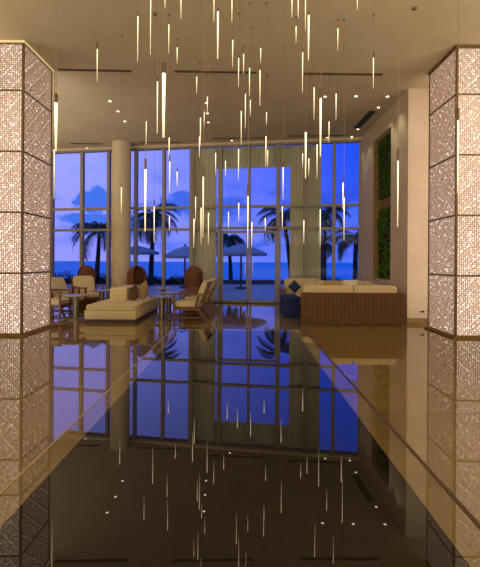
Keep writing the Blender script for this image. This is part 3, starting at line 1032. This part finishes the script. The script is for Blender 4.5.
def palm(name, p, yc, Y, rp, trunk_px, label, seed, ybase=-0.2):
    """crown centre at photo direction (p, yc) at distance Y; rp = frond length in photo px"""
    rn = random.Random(seed)
    base = Vector((px(trunk_px, Y), Y, ybase))
    top = Vector((px(p, Y), Y, pz(yc, Y)))
    t = thing(name, label, 'palm tree', base, 0, 'palms beyond the terrace')
    top = top - base
    pts, rr = [], []
    for k in range(9):
        f = k / 8
        pts.append((top.x * f ** 1.6, .15 * math.sin(f * 3), top.z * f))
        rr.append(.17 - .08 * f)
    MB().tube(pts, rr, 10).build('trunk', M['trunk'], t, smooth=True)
    L_ = rp / 400 * Y
    m_ = MB()
    nf = 20
    for k in range(nf):
        a = 2 * PI * k / nf + rn.uniform(-.15, .15)
        up = rn.uniform(-.3, 1.15)
        ln = L_ * rn.uniform(.85, 1.12)
        prev = Vector(top)
        dirh = Vector((math.cos(a), math.sin(a), 0))
        S = 13
        side = Vector((-math.sin(a), math.cos(a), 0))
        ang = up
        for s_ in range(S):
            f = s_ / (S - 1)
            d = dirh * math.cos(ang) + Vector((0, 0, 1)) * math.sin(ang)
            nx_ = prev + d * ln / S
            m_.bar(prev, nx_, .03 * (1.1 - f))
            for q_ in range(4):
                bpt = prev.lerp(nx_, q_ / 4)
                ll = ln * .27 * math.sin(PI * min(1, .12 + f * .86)) + .05
                for sd in (-1, 1):
                    e_ = bpt + side * sd * ll * .75 + d * ll * .6 - Vector((0, 0, ll * (.25 + .5 * rn.random())))
                    w_ = d * .022
                    m_.add([tuple(bpt - w_), tuple(bpt + w_), tuple(e_)], [(0, 1, 2)])
            prev = nx_
            ang -= .13 + .07 * rn.random()
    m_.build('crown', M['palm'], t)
palm('palm_tree', 99, 232, 24.1, 38, 96, 'palm tree seen through the left window, behind the wicker chair', 1)
palm('palm_tree', 153, 216, 23.1, 36, 150.5, 'tall palm with a clear trunk, seen through the window right of the column', 2)
palm('palm_tree', 228, 238, 28, 27, 231, 'small dense palm left of the parasol, seen through the centre bay', 3)
palm('palm_tree', 283, 216, 23.3, 40, 292, 'palm whose fronds reach in from the right of the centre bay', 4)
palm('palm_tree', 326, 212, 27.8, 30, 324.5, 'taller palm left of the mullion in the rightmost window', 5)
palm('palm_tree', 356, 238, 22, 36, 356, 'lower bushy palm at the right end of the rightmost window', 6)
palm('palm_tree', 320, 242, 30, 26, 321, 'lower palm behind the taller one in the rightmost window', 7)

def parasol(p, y_apex, y_edge, wpx, Y, pole_px, label):
    x = px(p, Y)
    t = thing('beach_parasol', label, 'parasol', (x, Y, -.02), 0, 'pale parasols on the terrace')
    za, ze = pz(y_apex, Y) + .02, pz(y_edge, Y) + .02
    r = wpx / 2 / 400 * Y
    m_ = MB()
    n = 8
    top = [(0, 0, za)]
    vs = [(0, 0, za)]
    for ring, (f, dz) in enumerate(((.5, .42), (1, 1))):
        for k in range(n * 2):
            a = 2 * PI * k / (n * 2)
            sag = .03 if k % 2 else 0
            vs.append((r * f * math.cos(a), r * f * math.sin(a), za - (za - ze) * dz - sag * f))
    K2 = n * 2
    fs = [(0, 1 + k, 1 + (k + 1) % K2) for k in range(K2)]
    fs += [(1 + k, 1 + K2 + k, 1 + K2 + (k + 1) % K2, 1 + (k + 1) % K2) for k in range(K2)]
    m_.add(vs, fs)
    # valance
    vv = []
    for k in range(K2):
        a = 2 * PI * k / K2
        vv += [(r * math.cos(a), r * math.sin(a), ze - (.03 if k % 2 else 0)), (r * math.cos(a), r * math.sin(a), ze - .14)]
    m_.add(vv, [(2 * k, 2 * k + 1, (2 * k + 3) % (2 * K2), (2 * k + 2) % (2 * K2)) for k in range(K2)])
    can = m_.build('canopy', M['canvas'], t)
    MB().tube([(0, 0, 0), (0, 0, za + .08)], .05, 10).build('pole', M['pole'], t)
    MB().lathe([(.28, 0), (.28, .08), (.1, .1)], 16).build('parasol_base', M['pole'], t)
    for k in range(n):
        a = 2 * PI * k / n
        MB().bar((0, 0, za - .1), (r * .97 * math.cos(a), r * .97 * math.sin(a), ze - .01), .02).build('rib', M['pole'], can)
parasol(241, 243.5, 253, 52, 20.5, 241, 'large pale parasol seen through the glass doors')
parasol(137, 246, 252.5, 44, 22, 137, 'pale parasol seen beside the round column, left of the palm trunk')
parasol(185, 246, 256, 44, 21, 185, 'pale parasol seen left of the left curtain')

rnd = random.Random(21)
shrubs = [(62, 23.8, 1.1, .7), (100, 24.0, .95, .62), (148, 23.6, 1.0, .55), (178, 23.9, .75, .5), (335, 23.4, 1.1, .45)]
sl = ['low dark shrub at the left end of the left window', 'low dark shrub behind the wicker chair in the left window',
      'low dark shrub at the foot of the tall palm', 'low dark shrub just left of the left curtain', 'low dark shrub seen above the booth in the right window']
for (p, Y, w, h), l in zip(shrubs, sl):
    t = thing('beach_shrub', l, 'shrub', (px(p, Y), Y, -.02), 0, 'shrubs along the terrace edge')
    m_ = MB()
    for k in range(900):
        u, v = rnd.uniform(-1, 1), rnd.uniform(-.5, .5)
        hh = h * math.sqrt(max(0, 1 - u * u)) * rnd.uniform(.5, 1.1)
        z = rnd.uniform(0, 1) ** .6 * hh
        c = Vector((u * w, v * .8, z))
        a, b_ = rnd.uniform(0, 2 * PI), rnd.uniform(-.6, 1.1)
        d = Vector((math.cos(a) * math.cos(b_), math.sin(a) * math.cos(b_), math.sin(b_))) * .16
        s_ = Vector((-math.sin(a), math.cos(a), 0)) * .035
        m_.add([tuple(c), tuple(c + d * .5 + s_), tuple(c + d), tuple(c + d * .5 - s_)], [(0, 1, 2, 3)])
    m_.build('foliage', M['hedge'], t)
    q = MB()
    for k in range(7):
        a = k * .9
        q.tube([(w * .3 * math.cos(a), .15 * math.sin(a), 0), (w * .6 * math.cos(a), .3 * math.sin(a), h * .75)], [.02, .008], 6)
    q.build('stems', M['trunk'], t)
